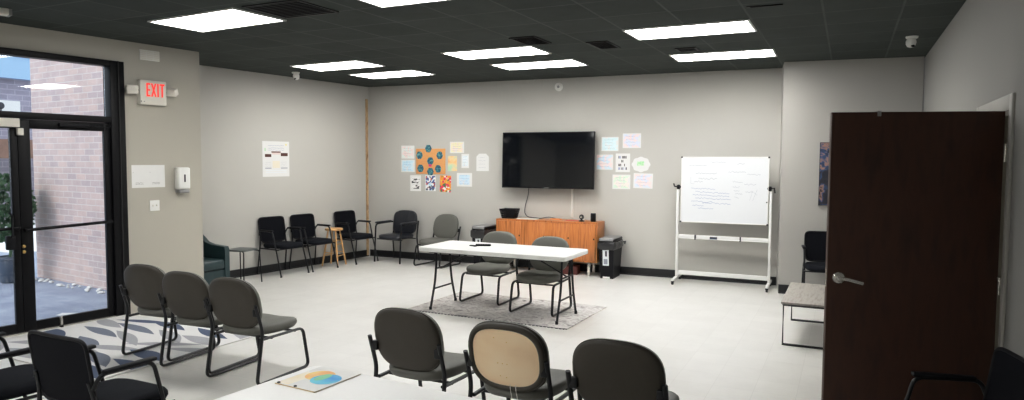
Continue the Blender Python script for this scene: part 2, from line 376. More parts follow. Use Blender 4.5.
mb=MB(); mb.box((-2.48,-.06,2.068),(-1.985,-.031,2.155),M['cream'],bev=.006); tag(mb.build('door_sensor',loc=G,rz=gr),'long cream sensor box above the meeting of the glass doors','sensor')
mb=MB(); mb.box((-2.0,-.04,1.99),(-1.945,-.001,2.062),M['cream'],bev=.006); tag(mb.build('contact_box',loc=G,rz=gr),'small cream contact box at the top of the glass door stile','box')

# ------------------------------------------------------------------ things on the pillar
def onwall(W,x,z,off=0): return dict(loc=W.P(x,z,off),rz=W.rz)
def patch(mb,x0,z0,x1,z1,m,y=-.0016): mb.poly([(x0,y,z0),(x1,y,z0),(x1,y,z1),(x0,y,z1)],m)
def squig(mb,x,z,w,h,m,y=-.0017,t=.0025,n=14,rng=random):
    """a wavering pen line"""
    pts=[(x+w*k/n, z+rng.uniform(-h,h)) for k in range(n+1)]
    for (a,b),(c,d) in zip(pts,pts[1:]):
        mb.poly([(a,y,b-t/2),(c,y,d-t/2),(c,y,d+t/2),(a,y,b+t/2)],m)
t=thing('wall_vent','white three-section vent plate high on the entrance pillar','vent',PIL.P(-.628,2.947),PIL.rz)
mb=MB(); mb.box((-.118,-.012,-.058),(.118,-.0005,.058),M['white'],bev=.003); mb.build('plate',t)
mb=MB()
for k in (-1,0,1):
    for j in range(5): mb.box((k*.078-.033,-.016,-.045+j*.02),(k*.078+.033,-.0121,-.037+j*.02),M['cream'])
mb.build('louvre',t)
# exit sign with two lamp heads
t=thing('exit_sign','illuminated red EXIT sign with two emergency lamp heads on the entrance pillar','exit sign',PIL.P(-.63,2.518),PIL.rz)
mb=MB(); mb.box((-.155,-.075,-.138),(.155,-.0005,.138),M['cream'],bev=.008); mb.build('housing',t)
mb=MB(); y=-.0765; r=M['red']
def bar(x0,z0,x1,z1): mb.box((x0,y-.001,z0),(x1,y,z1),r)
def slant(x0,x1,z0,z1,w): mb.prism([(x0-w/2,z0),(x0+w/2,z0),(x1+w/2,z1),(x1-w/2,z1)],'y',y-.001,y,r)
zb,zt,w=-.045,.105,.018; c=-.075
bar(-.085,zb,-.085+w,zt); 
for z in (zb,.02,zt-w): bar(-.085,z,-.040,z+w)
slant(-.022,.024,zb,zt,w*1.05); slant(.024,-.022,zb,zt,w*1.05)
bar(.042,zb,.042+w,zt); bar(.072,zt-w,.130,zt); bar(.092,zb,.092+w,zt)
mb.build('exit_lettering',t)
MB().lathe([(.007,0),(.006,.003)],M['grey_lid'],10,T=xf((-.11,-.075,-.105),(PI/2,0,0))).build('test_button',t); MB().lathe([(.007,0),(.006,.003)],M['ink'],10,T=xf((-.145,-.075,-.105),(PI/2,0,0))).build('status_lamp',t)
for sx in (-1,1):
    h=MB(); T=xf((sx*.235 if sx<0 else .225,-.07,.02),(.1,.0 if sx<0 else -.5,.5*sx))
    h.box((-.065,-.045,-.05),(.055,.05,.05),M['cream'],T=T,bev=.012) if sx<0 else h.box((-.04,-.06,-.035),(.04,.06,.05),M['cream'],T=T,bev=.012)
    h.tube([(sx*.15,-.04,.02),(sx*.2,-.05,.02)],.013,M['grey_lid'],8)
    h.build('lamp_head',t)
# notice sheets (codes left out)
for s_,lab in ((-.77,'white notice sheet on the pillar, nearer the glass door'),(-.575,'white notice sheet on the pillar, nearer the dispenser')):
    mb=MB(); mb.box((-.098,-.0014,-.13),(.098,-.0004,.13),M['paper']); rg=random.Random(5)
    for z in (-.075,-.088): squig(mb,-.055,z,.09,.003,M['ink'],rng=rg)
    squig(mb,-.085,.04,.012,.012,M['ink'],n=5,rng=rg)
    tag(mb.build('notice_sheet',**onwall(PIL,s_,1.56)),lab,'notice','notice sheets on the pillar')
# soap dispenser
t=thing('soap_dispenser','white automatic hand sanitizer dispenser on the pillar','dispenser',PIL.P(-.289,1.507),PIL.rz)
mb=MB(); mb.box((-.075,-.105,-.11),(.075,-.0005,.155),M['white'],bev=.02); mb.build('cover',t)
mb=MB(); mb.box((-.065,-.10,-.15),(.065,-.0005,-.11),M['grey_lid'],bev=.01); mb.build('nozzle_tray',t)
mb=MB(); mb.box((-.01,-.107,-.02),(.01,-.1051,.07),M['ink'],bev=.0008); mb.build('level_window',t)
# switch
t=thing('light_switch','white double light switch plate under the notices','switch',PIL.P(-.61,1.218),PIL.rz)
mb=MB(); mb.box((-.058,-.008,-.062),(.058,-.0005,.062),M['white'],bev=.003); mb.build('plate',t)
for x in (-.023,.023):
    mb=MB(); mb.box((x-.006,-.018,-.01),(x+.006,-.0081,.012),M['cream'],bev=.002); mb.build('toggle',t)

# ------------------------------------------------------------------ pictures on the walls
def pastel(name,cols,scale=14,base=(.73,.73,.71)):
    return ramp_mat(name,[(.30,base),(.42,cols[0]),(.55,cols[-1]),(.68,base)],scale,(1,1,1),.85,detail=2,dist=.6)
def sheet(W,s0,s1,z0,z1,lab,m,border=.10,ink=None,name='drawing_sheet',cat='drawing',group='drawings taped to the back wall',seed=1,tilt=0,lines=4,clip=False):
    w=s1-s0;h=z1-z0; mb=MB()
    if clip:
        o=[(-w/2,-h/2),(w/2,-h/2),(w/2,h*.32),(w*.28,h/2),(-w*.28,h/2),(-w/2,h*.32)]
        mb.prism(o,'y',-.0014,-.0004,M['paper'])
    else: mb.box((-w/2,-.0014,-h/2),(w/2,-.0004,h/2),M['paper'])
    bx,bz=w*border,h*border
    if m: patch(mb,-w/2+bx,-h/2+bz,w/2-bx,h/2-bz,m)
    rg=random.Random(seed)
    if ink:
        for k in range(lines):
            z=h*.30-k*h*.6/max(1,lines-1); squig(mb,-w*.32,z,w*.62*rg.uniform(.7,1),h*.02,ink,y=-.0019,t=.003,rng=rg)
    o=mb.build(name,loc=W.P((s0+s1)/2,(z0+z1)/2,0)); o.rotation_euler=(0,tilt,W.rz)
    return tag(o,lab,cat,group)
pk=(.86,.66,.64); bl=(.52,.72,.84); gn=(.55,.76,.55); ye=(.85,.80,.48); orr=(.85,.42,.18)
sheet(BACK,.697,.967,1.782,2.013,'pale drawing with a pink border, top left of the cluster beside the corner',pastel('p1',[(.72,.82,.78),pk]),.08,M['ink_soft'],seed=2)
sheet(BACK,.695,.972,1.546,1.764,'pale blue drawing left of the orange board',pastel('p2',[bl,(.62,.78,.86)]),.06,M['ink_blue'],seed=3)
sheet(BACK,1.682,1.954,1.883,2.074,'yellow and pink pastel drawing up and right of the orange board',pastel('p3',[ye,(.86,.70,.60)]),.06,M['ink_soft'],seed=4)
sheet(BACK,1.642,1.818,1.573,1.831,'orange and green painted sheet just right of the orange board',ramp_mat('p4',[(.3,(.85,.36,.12)),(.5,(.85,.62,.35)),(.65,(.45,.66,.48))],5,(1,1,1.2),.8),.0)
sheet(BACK,1.905,2.05,1.627,1.866,'narrow white drawing between the orange sheet and the notched paper',pastel('p5',[(.78,.84,.88),(.72,.82,.84)]),.12,M['ink_blue'],seed=6)
sheet(BACK,2.191,2.424,1.58,1.871,'white paper with clipped top corners left of the television',None,.1,M['ink_soft'],seed=7,clip=True)
sheet(BACK,.879,1.098,1.212,1.49,'black and white lettered sheet below the orange board',ramp_mat('p6',[(.44,(.04,.04,.05)),(.50,(.82,.82,.8))],12,(1,1,2),.8,detail=2),.14,M['ink'],seed=8)
sheet(BACK,1.190,1.399,1.219,1.494,'white sheet with blue, red and dark patches under the orange board',ramp_mat('p7',[(.2,(.10,.12,.30)),(.30,(.5,.14,.12)),(.38,(.8,.8,.8)),(.66,(.45,.65,.78)),(.80,(.12,.12,.14))],34,(1,1,1),.8,'CONSTANT',2,kind='vor'),.04)
sheet(BACK,1.483,1.701,1.208,1.492,'bright orange and red collage sheet, lowest right under the orange board',ramp_mat('p8',[(.15,(.85,.32,.04)),(.4,(.75,.05,.12)),(.55,(.80,.5,.1)),(.7,(.12,.2,.10)),(.85,(.85,.8,.75))],30,(1,1,1),.8,'CONSTANT',2,kind='vor'),.0,tilt=.03)
sheet(BACK,1.818,2.107,1.311,1.542,'white drawing with a blue centre, bottom right of the left cluster',pastel('p9',[bl,(.60,.74,.86)]),.14,M['ink_blue'],seed=11)
sheet(BACK,4.379,4.65,1.914,2.131,'pale blue green drawing, top left of the cluster right of the television',pastel('q1',[(.60,.80,.84),(.66,.82,.86)]),.04,M['ink_soft'],seed=12)
sheet(BACK,4.717,5.001,1.960,2.183,'pink edged drawing with blue scribble, highest beside the television',pastel('q2',[pk,(.62,.70,.86)]),.04,M['ink_blue'],seed=13)
sheet(BACK,4.300,4.566,1.624,1.858,'blue and pink drawing touching the television edge',pastel('q3',[bl,pk]),.03,M['ink_blue'],seed=14)
sheet(BACK,4.609,4.835,1.590,1.875,'white page of bold dark grey lettering right of the television',None,.1,None,seed=15)
# bold illegible letters on that page
mb=MB(); rg=random.Random(3)
for z in (.085,.025,-.035,-.09):
    x=-.07
    while x<.06:
        w_=rg.uniform(.012,.022)
        if rg.random()<.85 and not (abs(z-.025)<.01 and abs(x)>.03): mb.poly([(x,-.0019,z-.02),(x+w_*.7,-.0019,z-.02),(x+w_*.7,-.0019,z+.02),(x,-.0019,z+.02)],M['ink_blue'] if rg.random()<.3 else M['ink'])
        x+=w_
lt=mb.build('lettering',loc=(0,0,0)); pg=[o for o in COL.objects if o.get('label','').startswith('white page of bold')][0]; lt.parent=pg
# cloud-shaped paper
mb=MB(); pts=[]
for k in range(48):
    a=2*PI*k/48; r_=1+.05*math.cos(8*a); pts.append((.139*r_*math.cos(a),.114*r_*math.sin(a)))
mb.prism(pts,'y',-.0014,-.0004,M['paper']); patch(mb,-.06,-.02,.05,.05,pastel('q5',[(.30,.72,.34),(.55,.80,.50)],30)); 
tag(mb.build('drawing_sheet',**onwall(BACK,5.006,1.708)),'cloud-shaped white paper with a green word in the middle','drawing','drawings taped to the back wall')
sheet(BACK,4.562,4.844,1.326,1.548,'cream and pink drawing with a green patch, bottom left of the right cluster',pastel('q6',[(.60,.80,.62),(.86,.76,.70)]),.06,M['ink_soft'],seed=17)
sheet(BACK,4.894,5.191,1.343,1.572,'pink drawing with a blue centre, bottom right of the right cluster',pastel('q7',[(.62,.72,.86),pk]),.06,M['ink_blue'],seed=18,tilt=.02)
# orange board with round pieces
t=thing('display_board','orange cork board covered with round teal paper designs','board',BACK.P(1.30,1.743),BACK.rz)
mb=MB(); mb.box((-.293,-.012,-.227),(.293,-.0005,.215),mat('orange_cork',(.70,.36,.14),.85,var=.15,scale=60),bev=.002); mb.build('panel',t)
disc=ramp_mat('teal_disc',[(.30,(.015,.04,.08)),(.46,(.03,.13,.20)),(.60,(.08,.28,.28)),(.74,(.35,.48,.42))],34,rough=.8,detail=2)
for x,z in ((-.04,.215),(-.22,.10),(.185,.10),(0,.0),(-.20,-.13),(.155,-.135),(.0,-.185)):
    mb=MB(); n=20; mb.prism([(.062*(1+.06*math.cos(6*a))*math.cos(a)+x,.068*(1+.06*math.cos(6*a))*math.sin(a)+z) for a in [2*PI*k/n for k in range(n)]],'y',-.016,-.0122,disc)
    mb.build('round_design',t)
mb=MB(); mb.prism([(-.035,-.095),(.02,-.10),(.03,-.06),(-.03,-.055)],'y',-.0175,-.0161,mat('magenta',(.6,.05,.2),.8)); mb.build('paper_scrap',t)
# poster on left wall
t=thing('information_poster','white printed poster with a dark brown band alone on the left wall','poster',LEFT.P(1.474,1.766),LEFT.rz)
mb=MB(); mb.box((-.255,-.002,-.275),(.255,-.0005,.275),M['paper']); mb.build('paper_sheet',t)
mb=MB(); br=mat('brown_print',(.10,.04,.03),.8); cr=mat('cream_print',(.78,.72,.58),.8)
patch(mb,-.21,.03,-.09,.075,br,-.0024); patch(mb,.09,.045,.225,.095,br,-.0024); patch(mb,-.09,.10,.09,.118,br,-.0024)
patch(mb,-.08,.07,.08,.10,mat('pink_print',(.72,.60,.56),.8),-.0024); patch(mb,-.07,-.14,.07,-.03,cr,-.0024)
patch(mb,-.21,-.15,-.09,-.135,M['ink_soft'],-.0024); patch(mb,.09,-.15,.22,-.135,M['ink_soft'],-.0024)
patch(mb,-.22,.12,-.19,.17,mat('green_print',(.5,.68,.5),.8),-.0024); patch(mb,.18,.21,.21,.24,ye and mat('yellow_print',(.8,.7,.3),.8),-.0024)
rg=random.Random(9)
for z in (.21,.17,.14): squig(mb,-.15,z,.3,.006,M['ink_blue'],y=-.0024,t=.004,rng=rg)
for z in (-.05,-.08,-.11): squig(mb,-.21,z,.12,.002,M['ink_soft'],y=-.0024,rng=rg); squig(mb,.09,z,.12,.002,M['ink_soft'],y=-.0024,rng=rg)
for z in (-.18,-.21): squig(mb,-.2,z,.4,.003,M['paper_sh'],y=-.0024,t=.012,rng=rg)
mb.build('printed_layout',t)
# art on bump wall
t=thing('canvas_print','dark blue canvas print on the wall, half hidden by the open door','picture',BUMP.P(.83,1.605),BUMP.rz)
mb=MB(); mb.box((-.325,-.03,-.41),(.325,-.0005,.41),M['black_plastic'],bev=.003); mb.build('stretcher',t)
mb=MB(); patch(mb,-.32,-.405,.32,.405,ramp_mat('canvas_art',[(.34,(.008,.010,.02)),(.46,(.02,.02,.03)),(.53,(.02,.06,.16)),(.60,(.35,.20,.15)),(.66,(.01,.015,.03))],7,(1,1,1),.6,detail=3,dist=.8),-.0312); mb.build('painted_face',t)
# smoke alarm
t=thing('smoke_alarm','round white smoke alarm high on the back wall','alarm',BACK.P(3.664,2.935),BACK.rz)
MB().lathe([(.068,0.0005),(.066,.02),(.055,.032),(.02,.036)],M['white'],24,T=xf((0,0,0),(PI/2,0,0))).build('cover',t)
MB().lathe([(.022,.036),(.02,.040),(.001,.041)],M['grey_lid'],14,T=xf((0,0,0),(PI/2,0,0))).build('grille',t)

# ------------------------------------------------------------------ television
t=thing('television','large flat black television mounted on the back wall','television',BACK.P(3.53,1.765),BACK.rz)
T=xf((0,-.15,0),(-.03,0,0))
mb=MB(); mb.box((-.78,-.02,-.45),(.78,.03,.45),M['black_plastic'],T=T,bev=.006); mb.build('housing',t)
mb=MB(); mb.box((-.769,-.0215,-.432),(.769,-.0201,.438),M['screen'],T=T); mb.build('screen',t)
mb=MB(); mb.box((-.25,-.12,-.2),(.25,-.0005,.2),M['black_metal']); mb.build('wall_mount',t)
mb=MB(); mb.box((-.04,-.0225,-.446),(.04,-.0202,-.436),M['grey_lid'],T=T); mb.build('badge',t)
mb=MB(); mb.box((-.018,-.014,-.235),(.018,-.0005,.235),M['white'],bev=.003); tag(mb.build('cable_cover',**onwall(BACK,3.91,1.09)),'white cable cover running down the wall under the television','cable cover')

# ------------------------------------------------------------------ credenza and what stands on it
CX,CY=-4.24,10.02
t=thing('credenza','long low orange wood-grain cabinet under the television','cabinet',(CX,CY,0),.04)
mb=MB()
z=M['zebra']; w,d=.845,.195
mb.box((-w,-d,.80),(w,d,.825),z,bev=.002); mb.box((-w,-d,.21),(w,d,.235),z,bev=.002)
mb.box((-w,-d,.235),(-w+.025,d,.80),z,bev=.002); mb.box((w-.025,-d,.235),(w,d,.80),z,bev=.002); mb.box((-w+.025,d-.015,.235),(w-.025,d,.80),z)
mb.build('carcass',t)
for k in range(4):
    x0=-w+.027+k*(2*w-.054)/4; x1=x0+(2*w-.054)/4-.003
    mb=MB(); mb.box((x0,-d-.012,.237),(x1,-d+.006,.798),z,bev=.0015); dd=mb.build('door',t)
    h=MB(); h.box((x1-.03,-d-.0135,.56),(x1-.012,-d-.0122,.585),M['black_plastic']); h.build('finger_pull',dd)
for x in (-.65,0.0,.70):
    for y in (-.13,.13):
        mb=MB(); mb.box((x-.02,y-.02,0),(x+.02,y+.02,.21),M['steel'],bev=.002); mb.build('leg',t)
mb=MB(); T=xf((-3.86,9.98,0),(0,0,.1))
mb.box((-.13,-.1,.0),(.13,.1,.13),mat('dark_red_box',(.10,.02,.015),.6),T=T,bev=.004); tag(mb.build('storage_box'),'dark reddish box on the floor under the credenza','box')
def oncred(x,y=0): return (CX+x*math.cos(.04)-y*math.sin(.04), CY+x*math.sin(.04)+y*math.cos(.04), .8252)
# basket
t=thing('wire_basket','small black slatted basket at the left end of the credenza','basket',oncred(-.685,-.02),.04)
mb=MB(); 
for zz,a,b in ((.15,.135,.10),(.142,.132,.098)): mb.tube([(-a,-b,zz),(a,-b,zz),(a,b,zz),(-a,b,zz)],.006,M['black_plastic'],6,closed=True)
mb.build('rim',t); mb=MB()
mb.box((-.10,-.075,0),(.10,.075,.006),M['black_plastic'])
for i,zz in enumerate((.02,.047,.075,.102,.128)):
    f=zz/.15; a=.10+.035*f; b=.075+.025*f
    for p,q in (((-a,-b),(a,-b)),((a,-b),(a,b)),((a,b),(-a,b)),((-a,b),(-a,-b))): mb.tube([(*p,zz),(*q,zz)],.0085,M['black_plastic'],4)
for k in range(8):
    f=-1+2*k/7
    for sg in (-1,1): mb.tube([(.10*f,sg*.075,0),(.135*f,sg*.10,.145)],.004,M['black_plastic'],4); mb.tube([(sg*.10,.075*f,0),(sg*.135,.10*f,.145)],.004,M['black_plastic'],4)
mb.build('slats',t)
mb=MB(); mb.box((-.17,-.07,0),(.17,.07,.012),M['white'],bev=.004); tag(mb.build('white_tray',loc=oncred(-.35,-.06),rz=.06),'flat white tray lying on the credenza beside the basket','tray')
mb=MB(); mb.box((-.09,-.03,0),(.09,.03,.018),mat('orange_card',(.75,.33,.12),.7),bev=.002); tag(mb.build('orange_card_box',loc=oncred(.09,.05),rz=0),'thin orange card box lying mid credenza','box')
mb=MB(); mb.tube([oncred(.28,-.02),oncred(.34,-.05),oncred(.42,-.01),oncred(.48,-.05),oncred(.53,-.03)],.004,mat('red_cable',(.5,.03,.03),.5),6,fil=.03,T=Matrix.Translation((0,0,.0045))); tag(mb.build('red_cord'),'short red cord lying on the credenza','cord')
# webcam, speaker
t=thing('webcam','round black webcam on a small foot on the credenza','camera',oncred(.55,-.06),.04)
MB().lathe([(.045,0),(.045,.012),(.02,.02),(.012,.035)],M['black_plastic'],18).build('foot',t)
MB().lathe([(.001,-.02),(.03,-.02),(.04,0),(.03,.02),(.001,.02)],M['black_plastic'],18,T=xf((0,0,.068),(PI/2,0,0))).build('body',t)
MB().lathe([(.018,0),(.016,.004),(.001,.005)],M['steel'],14,T=xf((0,-.021,.068),(PI/2,0,0))).build('lens',t)
t=thing('speaker','small black cylindrical speaker at the right end of the credenza','speaker',oncred(.725,-.02),.04)
MB().lathe([(.038,0),(.041,.01),(.041,.12),(.036,.13)],M['black_plastic'],20).build('body',t)
MB().lathe([(.034,.1302),(.03,.133),(.001,.133)],M['grey_lid'],20).build('top_cap',t)
# cable from tv
p=BACK.P
def bx(px_s,z_,off): return p(px_s,z_,off)
mb=MB(); mb.tube([bx(3.165,1.34,.03),bx(3.155,1.2,.02),bx(3.10,1.02,.02),bx(3.09,.90,.03),bx(3.16,.838,.06),bx(3.35,.833,.12),bx(3.44,.832,.20),bx(3.56,.86,.12),bx(3.64,.832,.05)],.006,M['ink'],6,fil=.08)
tag(mb.build('television_cable'),'thin black cable hanging from the television to the credenza','cable')

# ------------------------------------------------------------------ bins
def make_bin(lab,loc,rz):
    t=thing('trash_bin',lab,'bin',loc,rz,'slim black trash bins beside the credenza')
    def ring(a,b,z_): return [(-a,-b,z_),(a,-b,z_),(a,b,z_),(-a,b,z_)]
    def taper(rs,m,T=None):
        k=MB(); vs=[q for r_ in rs for q in ring(*r_)]; fs=[(0,1,2,3)]+[(i*4+j,i*4+(j+1)%4,(i+1)*4+(j+1)%4,(i+1)*4+j) for i in range(len(rs)-1) for j in range(4)]+[tuple((len(rs)-1)*4+j for j in range(4))]
        k.add(vs,fs,m); return k
    taper([(.095,.19,0),(.098,.195,.02),(.12,.235,.50)],M['black_plastic']).build('body',t)
    k=MB(); rg=random.Random(4); n=44; rs=[]
    for z_,e in ((.44,.012),(.46,.028),(.51,.034),(.545,.03),(.552,.012)):
        for i in range(n):
            a=2*PI*i/n; c,s_=math.cos(a),math.sin(a); q=max(abs(c)/(.12),abs(s_)/(.24)); r_=1/q
            j=rg.uniform(-.008,.008); rs.append((c*(r_+e+j),s_*(r_+e+j),z_+rg.uniform(-.006,.006)))
    k.add(rs,[(i*n+j,i*n+(j+1)%n,(i+1)*n+(j+1)%n,(i+1)*n+j) for i in range(4) for j in range(n)],M['bag'],True)
    k.tube([(.14,.2,.52),(.17,.21,.53),(.165,.2,.49)],[.012,.02,.012],M['bag'],8); k.build('liner',t)
    k=MB(); k.box((-.118,-.24,.552),(.118,.24,.60),M['black_plastic'],bev=.01); k.box((-.112,-.243,.562),(.112,.22,.612),M['grey_lid'],bev=.012); k.build('lid',t)
    k=MB(); T=xf((0,-.2235,.32),(.083,0,0)); k.box((-.055,-.004,-.12),(.04,-.001,.12),M['paper_sh'],T=T); k.box((-.015,-.005,.02),(.012,-.0041,.10),M['ink'],T=T); k.box((-.04,-.005,-.10),(.02,-.0041,-.02),M['ink_soft'],T=T); k.build('label',t)
    k=MB(); k.box((-.06,-.202,.004),(.05,-.192,.03),M['white'],bev=.003); k.build('pedal',t)
    return t
b0=make_bin('slim black step bin with liner standing right of the credenza',(-3.215,9.98,0),.03)
dup(b0,(-5.31,9.86,0),0,'taller black lidded bin left of the credenza, mostly behind the chairs at the folding table').scale=(1,1,1.16)
mb=MB(); mb.box((-.075,-.06,0),(.075,.06,.10),M['white'],bev=.006); mb.box((-.077,-.062,.075),(.077,.062,.102),M['cream'],bev=.004); tag(mb.build('small_white_box',loc=(-5.20,9.48,0),rz=.1),'small white box on the floor seen under the folding table','box')

# ------------------------------------------------------------------ chairs
def sled_chair(lab,group,loc,rz,ply=False):
    t=thing('sled_chair',lab,'chair',loc,rz,group)
    bt=M['grey_uph']
    # seat: rounded cushion with a waterfall front
    def fs(u,v,h):
        y_=v+.03; z_=.412+h-.10*max(0,(v-.13))**1.6*3+ .012*(-v if v<0 else 0) - .018*math.exp(-(u/.17)**2)*(1 if h>0 else 0)
        return (u*(1-.12*(v<0)*abs(v)/.24),y_,z_)
    MB().pad(sup(.50,.545,3.4,44,3.0),[(.0,-.048),(.6,-.047),(.93,-.04),(.99,-.018),(1,.004),(.985,.022),(.93,.034),(.75,.042),(.4,.044),(0,.044)],bt,fs).build('seat',t)
    def fb(u,v,h):   # h>0 towards the sitter
        k=.21+.05*v
        return (u,-.258-math.sin(k)*v+h+.10*u*u/.245*.5,.632+math.cos(k)*v)
    bo=sup(.505,.43,2.7,48,2.8)
    br=MB().pad(bo,[(1.0,.004),(1.0,.02),(.975,.035),(.9,.045),(.6,.05),(0,.05)],bt,fb)
    br.pad(bo,[(0,-.026),(.6,-.026),(.88,-.022),(.955,-.012),(.975,-.001),(.968,.003),(1.0,.0045)],M['grey_back'],fb)
    b=br.build('backrest',t)
    if ply:
        po=[(u*.84,v*.83) for u,v in sup(.505,.43,3.0,48,2.9)]
        MB().pad(po,[(0,-.031),(1,-.031),(1,-.024)],M['ply'],fb,smooth=False).build('plywood_panel',b)
        rim=MB(); rim.tube([fb(u*.90,v*.90,-.024) for u,v in bo],.019,M['grey_back'],8,closed=True); rim.build('rolled_edge',b)
        st=MB()
        for x in (.02,.055): st.tube([fb(x,-.165,-.036),fb(x+.004,-.20,-.045),(x+.01,-.25,.38),(x-.002,-.26,.31)],.0022,M['cream'],5,fil=.03)
        st.build('loose_string',b)
        sc=MB()
        for x,zz in ((-.05,-.04),(-.02,-.04),(.01,-.04),(-.04,-.12),(0,-.125),(.02,.1),(-.06,.12)): sc.lathe([(.004,0),(.003,.002)],M['brass'],8,T=xf(fb(x,zz,-.031),(PI/2,0,0)))
        sc.build('screws',b)
    for s_ in (-1,1):
        x=s_*.262
        m=MB(); m.tube([(x*.995,-.290,.64),(x*.995,-.218,.42),(x,-.290,.014),(x,.310,.014),(x*.97,.250,.350),(x*.93,-.22,.356)],.0125,M['black_metal'],8,fil=.055,flat=(.0155,.0115))
        m.build('side_frame',t)
        m=MB(); m.box((s_*.215,-.278,.545),(s_*.258,-.248,.605),M['black_metal'],bev=.006); m.build('back_bracket',t)
    for y_,z_ in ((-.10,.345),(.17,.341)): MB().tube([(-.245,y_,z_),(.245,y_,z_)],.010,M['black_metal'],8).build('cross_bar',t)
    return t
S='chair'
g1='grey sled chairs in the row by the entrance'
c=sled_chair('grey sled chair with its back to us, closest to the glass entrance',g1,(-5.49,4.18,.0135),.10)
dup(c,(-4.925,4.13,0),.08,'middle grey sled chair of the row of three by the entrance')
dup(c,(-4.335,4.10,0),.05,'grey sled chair at the right end of the entrance row, seat fully visible')
g2='grey sled chairs in the row beyond the white table'
d=dup(c,(-2.47,3.80,0),0,'grey sled chair just beyond the white table, left of the plywood-backed one'); d['group']=g2
sled_chair('sled chair with an exposed plywood back panel',g2,(-1.745,3.77,0),0,True)
d=dup(c,(-1.06,3.68,0),0,'nearest large grey sled chair at the right end of the middle row'); d['group']=g2
g3='grey chairs behind the folding table'
d=dup(c,(-4.00,7.56,.0105),PI,'left grey sled chair facing us behind the folding table'); d['group']=g3
d=dup(c,(-3.19,7.31,.0105),PI,'right grey sled chair facing us behind the folding table'); d['group']=g3
d=dup(c,(-6.15,9.74,0),PI-.08,'grey sled chair against the back wall beside the black leather one'); d['group']='chairs against the back wall'

def guest_chair(lab,group,loc,rz):
    """black stacking arm chair, mesh back"""
    t=thing('mesh_back_chair',lab,'chair',loc,rz,group)
    def fs(u,v,h): return (u,v+.01,.445+h-.5*max(0,v-.17)**1.5)
    MB().pad(sup(.49,.48,4.2,44),[(0,-.03),(.8,-.03),(.96,-.026),(1,-.005),(.995,.015),(.95,.03),(.8,.036),(0,.036)],M['black_fabric'],fs).build('seat',t)
    def fb(u,v,h):
        k=.17+.25*v; u=u*(1+.35*v*(v<0)); return (u*1.02,-.235-math.sin(k)*v+h+.13*u*u/.235*.5-.02*math.cos(v*7),.675+math.cos(k)*v)
    o=sup(.47,.38,9,64)
    b=MB().tube([fb(u,v,0) for u,v in o],.010,M['black_plastic'],8,closed=True).build('back_frame',t)
    MB().pad([(u*.985,v*.985) for u,v in o],[(0,-.004),(.5,-.004),(1,-.003),(1,.003),(.5,.004),(0,.004)],M['mesh'],fb).build('mesh_panel',b)
    for s_ in (-1,1):
        x=s_*.262
        m=MB(); m.tube([(x,.27,.012),(x*.98,.15,.42),(x,.085,.67),(x,-.21,.675),(x*.93,-.235,.60)],.0115,M['black_metal'],8,fil=.05); m.build('front_leg',t)
        m=MB(); m.tube([(x,-.27,.012),(x*.96,-.215,.42),(x*.88,-.225,.56),(x*.86,-.245,.64)],.0115,M['black_metal'],8,fil=.05); m.build('rear_leg',t)
        m=MB(); m.box((x-.022,-.19,.672),(x+.022,.10,.694),M['black_plastic'],bev=.009); m.build('armrest',t)
        m=MB(); m.tube([(x*.98,.215,.405),(x*.96,-.215,.405)],.0105,M['black_metal'],8); m.build('side_rail',t)
    for y_ in (-.17,.17): MB().tube([(-.255,y_,.402),(.255,y_,.402)],.010,M['black_metal'],8).build('cross_bar',t)
    for x in (-.262,.262):
        for y_ in (.27,-.27): MB().lathe([(.015,0.0),(.015,.018),(.011,.022)],M['black_plastic'],10,T=xf((x,y_,0))).build('foot_cap',t)
    return t
gl='black mesh-back chairs along the left wall'
lw=-PI/2-.10
k0=guest_chair('black mesh-back arm chair on the left wall beside the small side table',gl,(-7.80,7.91,0),lw)
dup(k0,(-7.74,8.52,0),lw,'black mesh-back arm chair on the left wall, left of the wooden stool')
dup(k0,(-7.63,9.44,0),lw,'black mesh-back arm chair on the left wall nearest the corner, right of the stool')
d=dup(k0,(-3.625,2.36,0),0,'nearest black mesh-back arm chair at lower left, seen from behind'); d['group']='black chairs at the lower left'
d=dup(k0,(-4.40,2.28,0),-.04,'black arm chair cut by the left edge, beside the nearest mesh-back chair'); d['group']='black chairs at the lower left'
d=dup(k0,(-.22,9.42,0),PI+.1,'black arm chair against the far right wall beside the open door'); d['group']='black chairs on the right side'
d=dup(k0,(.47,3.78,0),PI/2+.20,'dark arm chair in the lower right corner in front of the wooden door'); d['group']='black chairs on the right side'

